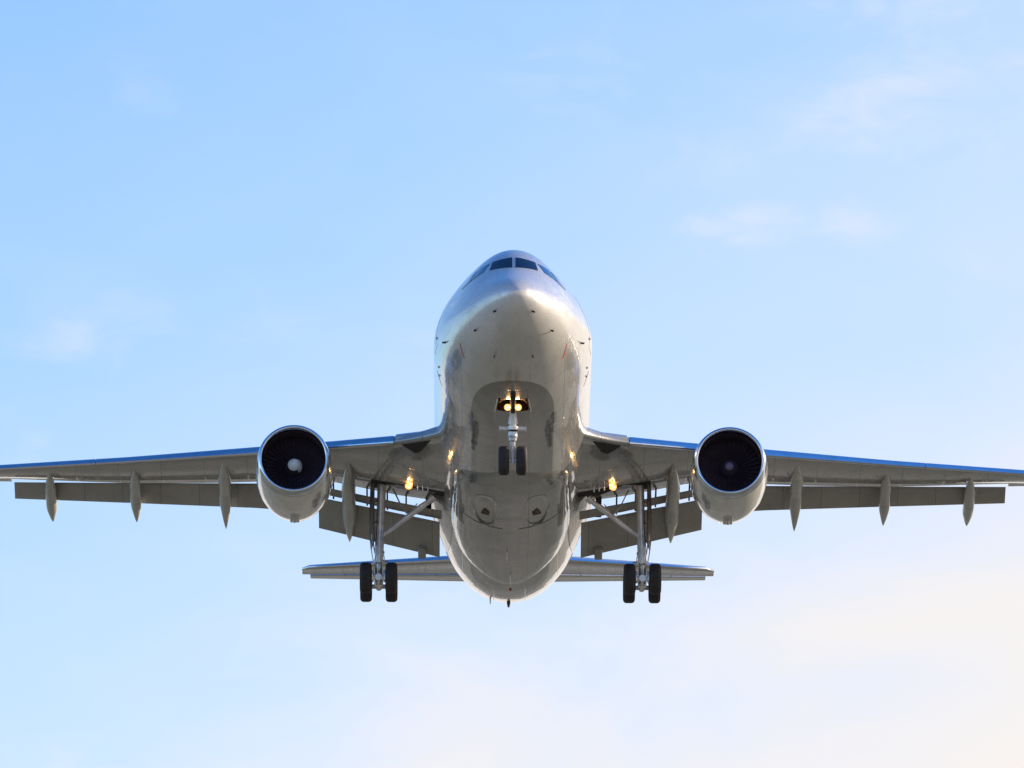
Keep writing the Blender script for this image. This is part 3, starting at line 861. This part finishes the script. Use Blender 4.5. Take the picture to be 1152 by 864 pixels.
for sx in (-1, 1):
    put('wheel', NOSE_W, ng, (sx * .315, yA, zA))
    mb = MB()
    r = .066; lc = (sx * .185, 6.12, -2.77)
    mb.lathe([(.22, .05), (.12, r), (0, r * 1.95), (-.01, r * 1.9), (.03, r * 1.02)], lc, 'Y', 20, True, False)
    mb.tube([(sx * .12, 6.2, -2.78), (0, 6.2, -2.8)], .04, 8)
    mb.build('taxi_light', M['halo_bowl'], ng)
    mb = MB(); mb.lathe([(.03, r), (-.02, r * .85), (-.045, r * .45), (-.055, .01)], lc, 'Y', 20, True, True); mb.build('lamp_lens', M['lamp'], ng)
    # bay doors hanging along the opening
    mb = MB()
    zt0, zt1 = belly_z(5.7, .5), belly_z(6.7, .5)
    mb.ring_loft([[(sx * .53, 5.7, zt0 + .02), (sx * .56, 5.7, zt0 + .02), (sx * .66, 5.75, zt0 - .45), (sx * .63, 5.75, zt0 - .45)],
                  [(sx * .53, 6.7, zt1 + .02), (sx * .56, 6.7, zt1 + .02), (sx * .66, 6.65, zt1 - .45), (sx * .63, 6.65, zt1 - .45)]])
    mb.build('gear_door', M['pod'], ng, 20)
    mb = MB(); mb.tube([(sx * .1, 5.9, -2.3), (sx * .35, 5.8, -2.55), (sx * .55, 5.9, -2.70)], [.035, .03, .03], 8); mb.box((sx * .36, 5.75, -2.55), (.2, .15, .1), 0, 0, 0, .02)
    mb.build('door_link', M['brown'], ng, 40)

# --- main gear
for s in (-1, 1):
    X, Y = s * 4.85, 21.9
    mb = MB()
    mb.tube([(s * 4.77, 21.55, -.85), (s * 4.80, 21.68, -2.0), (s * 4.83, 21.78, -3.1)], [.15, .145, .15], 20)
    mb.tube([(s * 4.83, 21.78, -3.1), (s * 4.85, 21.85, -3.85)], [.165, .165], 20)
    mb.tube([(s * 4.85, 21.85, -3.83), (s * 4.85, 21.86, -3.95)], [.22, .22], 20)
    mb.tube([(s * 4.85, 21.86, -3.95), (X, 21.9, -4.62)], [.105, .10], 18)
    mb.tube([(X, 21.05, -4.70), (X, 22.75, -4.62)], [.13, .13], 16)
    mb.tube([(X, 21.9, -4.40), (X, 21.9, -4.80)], [.17, .16], 18)
    for dy, z in ((21.2, -4.70), (22.6, -4.63)):
        mb.tube([(X - .5, dy, z), (X + .5, dy, z)], .085, 14)
    mg = mb.build('main_gear', M['gearpaint'], root, 40)
    for dy, z in ((21.2, -4.70), (22.6, -4.63)):
        for sx in (-1, 1): put('wheel', MAIN_W, mg, (X + sx * .47, dy, z))
    mb = MB()
    mb.tube([(s * 2.92, 21.35, -1.64), (s * 3.3, 21.42, -1.90), (s * 4.45, 21.7, -2.72), (s * 4.78, 21.76, -2.93)], [.085, .115, .085, .06], 14)
    mb.tube([(s * 2.85, 21.35, -1.55), (s * 3.0, 21.37, -1.72)], [.15, .12], 14)
    mb.build('side_brace', M['gearpaint'], mg, 40)
    mb = MB()
    mb.tube([(s * 4.35, 21.6, -1.15), (s * 4.05, 21.6, -1.8), (s * 3.75, 21.55, -2.15)], [.035, .03, .035], 8)
    mb.tube([(s * 3.75, 21.55, -2.15), (s * 3.45, 21.5, -1.75)], [.025, .02], 8)
    mb.build('lock_link', M['steel'], mg, 40)
    mb = MB()
    mb.tube([(s * 4.66, 21.6, -.95), (s * 4.68, 21.7, -2.1), (s * 4.74, 21.75, -2.3)], [.055, .055, .04], 10)
    mb.tube([(s * 5.07, 21.62, -1.0), (s * 5.1, 21.75, -3.0), (s * 5.0, 21.8, -3.6)], [.03, .03, .025], 8)
    mb.tube([(s * 4.76, 21.62, -2.2), (s * 4.76, 21.74, -3.8), (s * 4.80, 21.8, -4.3)], [.022, .022, .02], 8)
    mb.tube([(s * 5.05, 21.65, -3.0), (s * 5.13, 21.62, -3.5), (s * 5.05, 21.7, -4.0)], [.022, .022, .02], 8)
    mb.tube([(s * 4.5, 21.8, -3.88), (s * 4.9, 21.82, -3.88)], [.03, .04], 8)
    for k, (hx, hr) in enumerate(((-.10, .014), (-.03, .012), (.06, .014))):
        mb.tube([(s * (4.83 + hx), 21.60, -2.6), (s * (4.85 + hx * 1.6), 21.62, -3.6), (s * (4.85 + hx * 2.6), 21.5, -4.1), (s * (4.85 + hx * 3.2), 21.3, -4.45)], hr, 6)
    for z in (-1.6, -2.4, -3.05, -3.5): mb.tube([(s * 4.83, 21.7 + (-z - 1.6) * .08, z), (s * 4.83, 21.7 + (-z - 1.6) * .08, z - .07)], .185, 14)
    mb.build('hydraulic_line', M['steel'], mg, 40)
    mb = MB()
    for sx in (-1, 1):
        mb.tube([(X + sx * .09, 21.7, -3.95), (X + sx * .10, 21.35, -4.28), (X + sx * .09, 21.75, -4.55)], [.035, .045, .035], 8)
        mb.tube([(X + sx * .2, 21.2, -4.45), (X + sx * .24, 22.4, -4.44)], .03, 8)
        mb.box((X + sx * .23, 21.22, -4.62), (.10, .34, .40), 0, 0, 0, .03)
    mb.build('torque_link', M['steel'], mg, 40)
    # door carried by the outboard side of the leg
    mb = MB()
    mb.ring_loft([[(s * 5.02, 21.2, -.95), (s * 5.17, 22.3, -.95), (s * 5.20, 22.3, -.95), (s * 5.05, 21.2, -.95)],
                  [(s * 5.02, 21.15, -2.6), (s * 5.19, 22.4, -2.6), (s * 5.23, 22.4, -2.6), (s * 5.06, 21.15, -2.6)],
                  [(s * 5.0, 21.3, -3.25), (s * 5.12, 22.1, -3.35), (s * 5.16, 22.1, -3.35), (s * 5.04, 21.3, -3.25)]])
    mb.build('gear_door', M['brown'], mg, 20)

# lamps' own light (they are lit in the photograph)
def glow(name, loc, power, r, rotx):
    l = bpy.data.lights.new(name, 'SPOT'); l.energy = power; l.color = (1.0, .55, .2); l.shadow_soft_size = r
    l.specular_factor = 0.15; l.spot_size = R(150); l.spot_blend = .6
    o = bpy.data.objects.new(name, l); C.objects.link(o); o.parent = root; o.location = loc; o.rotation_euler = (rotx, 0, 0)
for s in (-1, 1):
    glow('lamp_glow', (s * .185, 5.98, -2.80), 14, .08, R(250))
    glow('lamp_glow', (s * 3.76, 20.5, wing_low(3.76, 20.5) - .16), 10, .08, R(250))
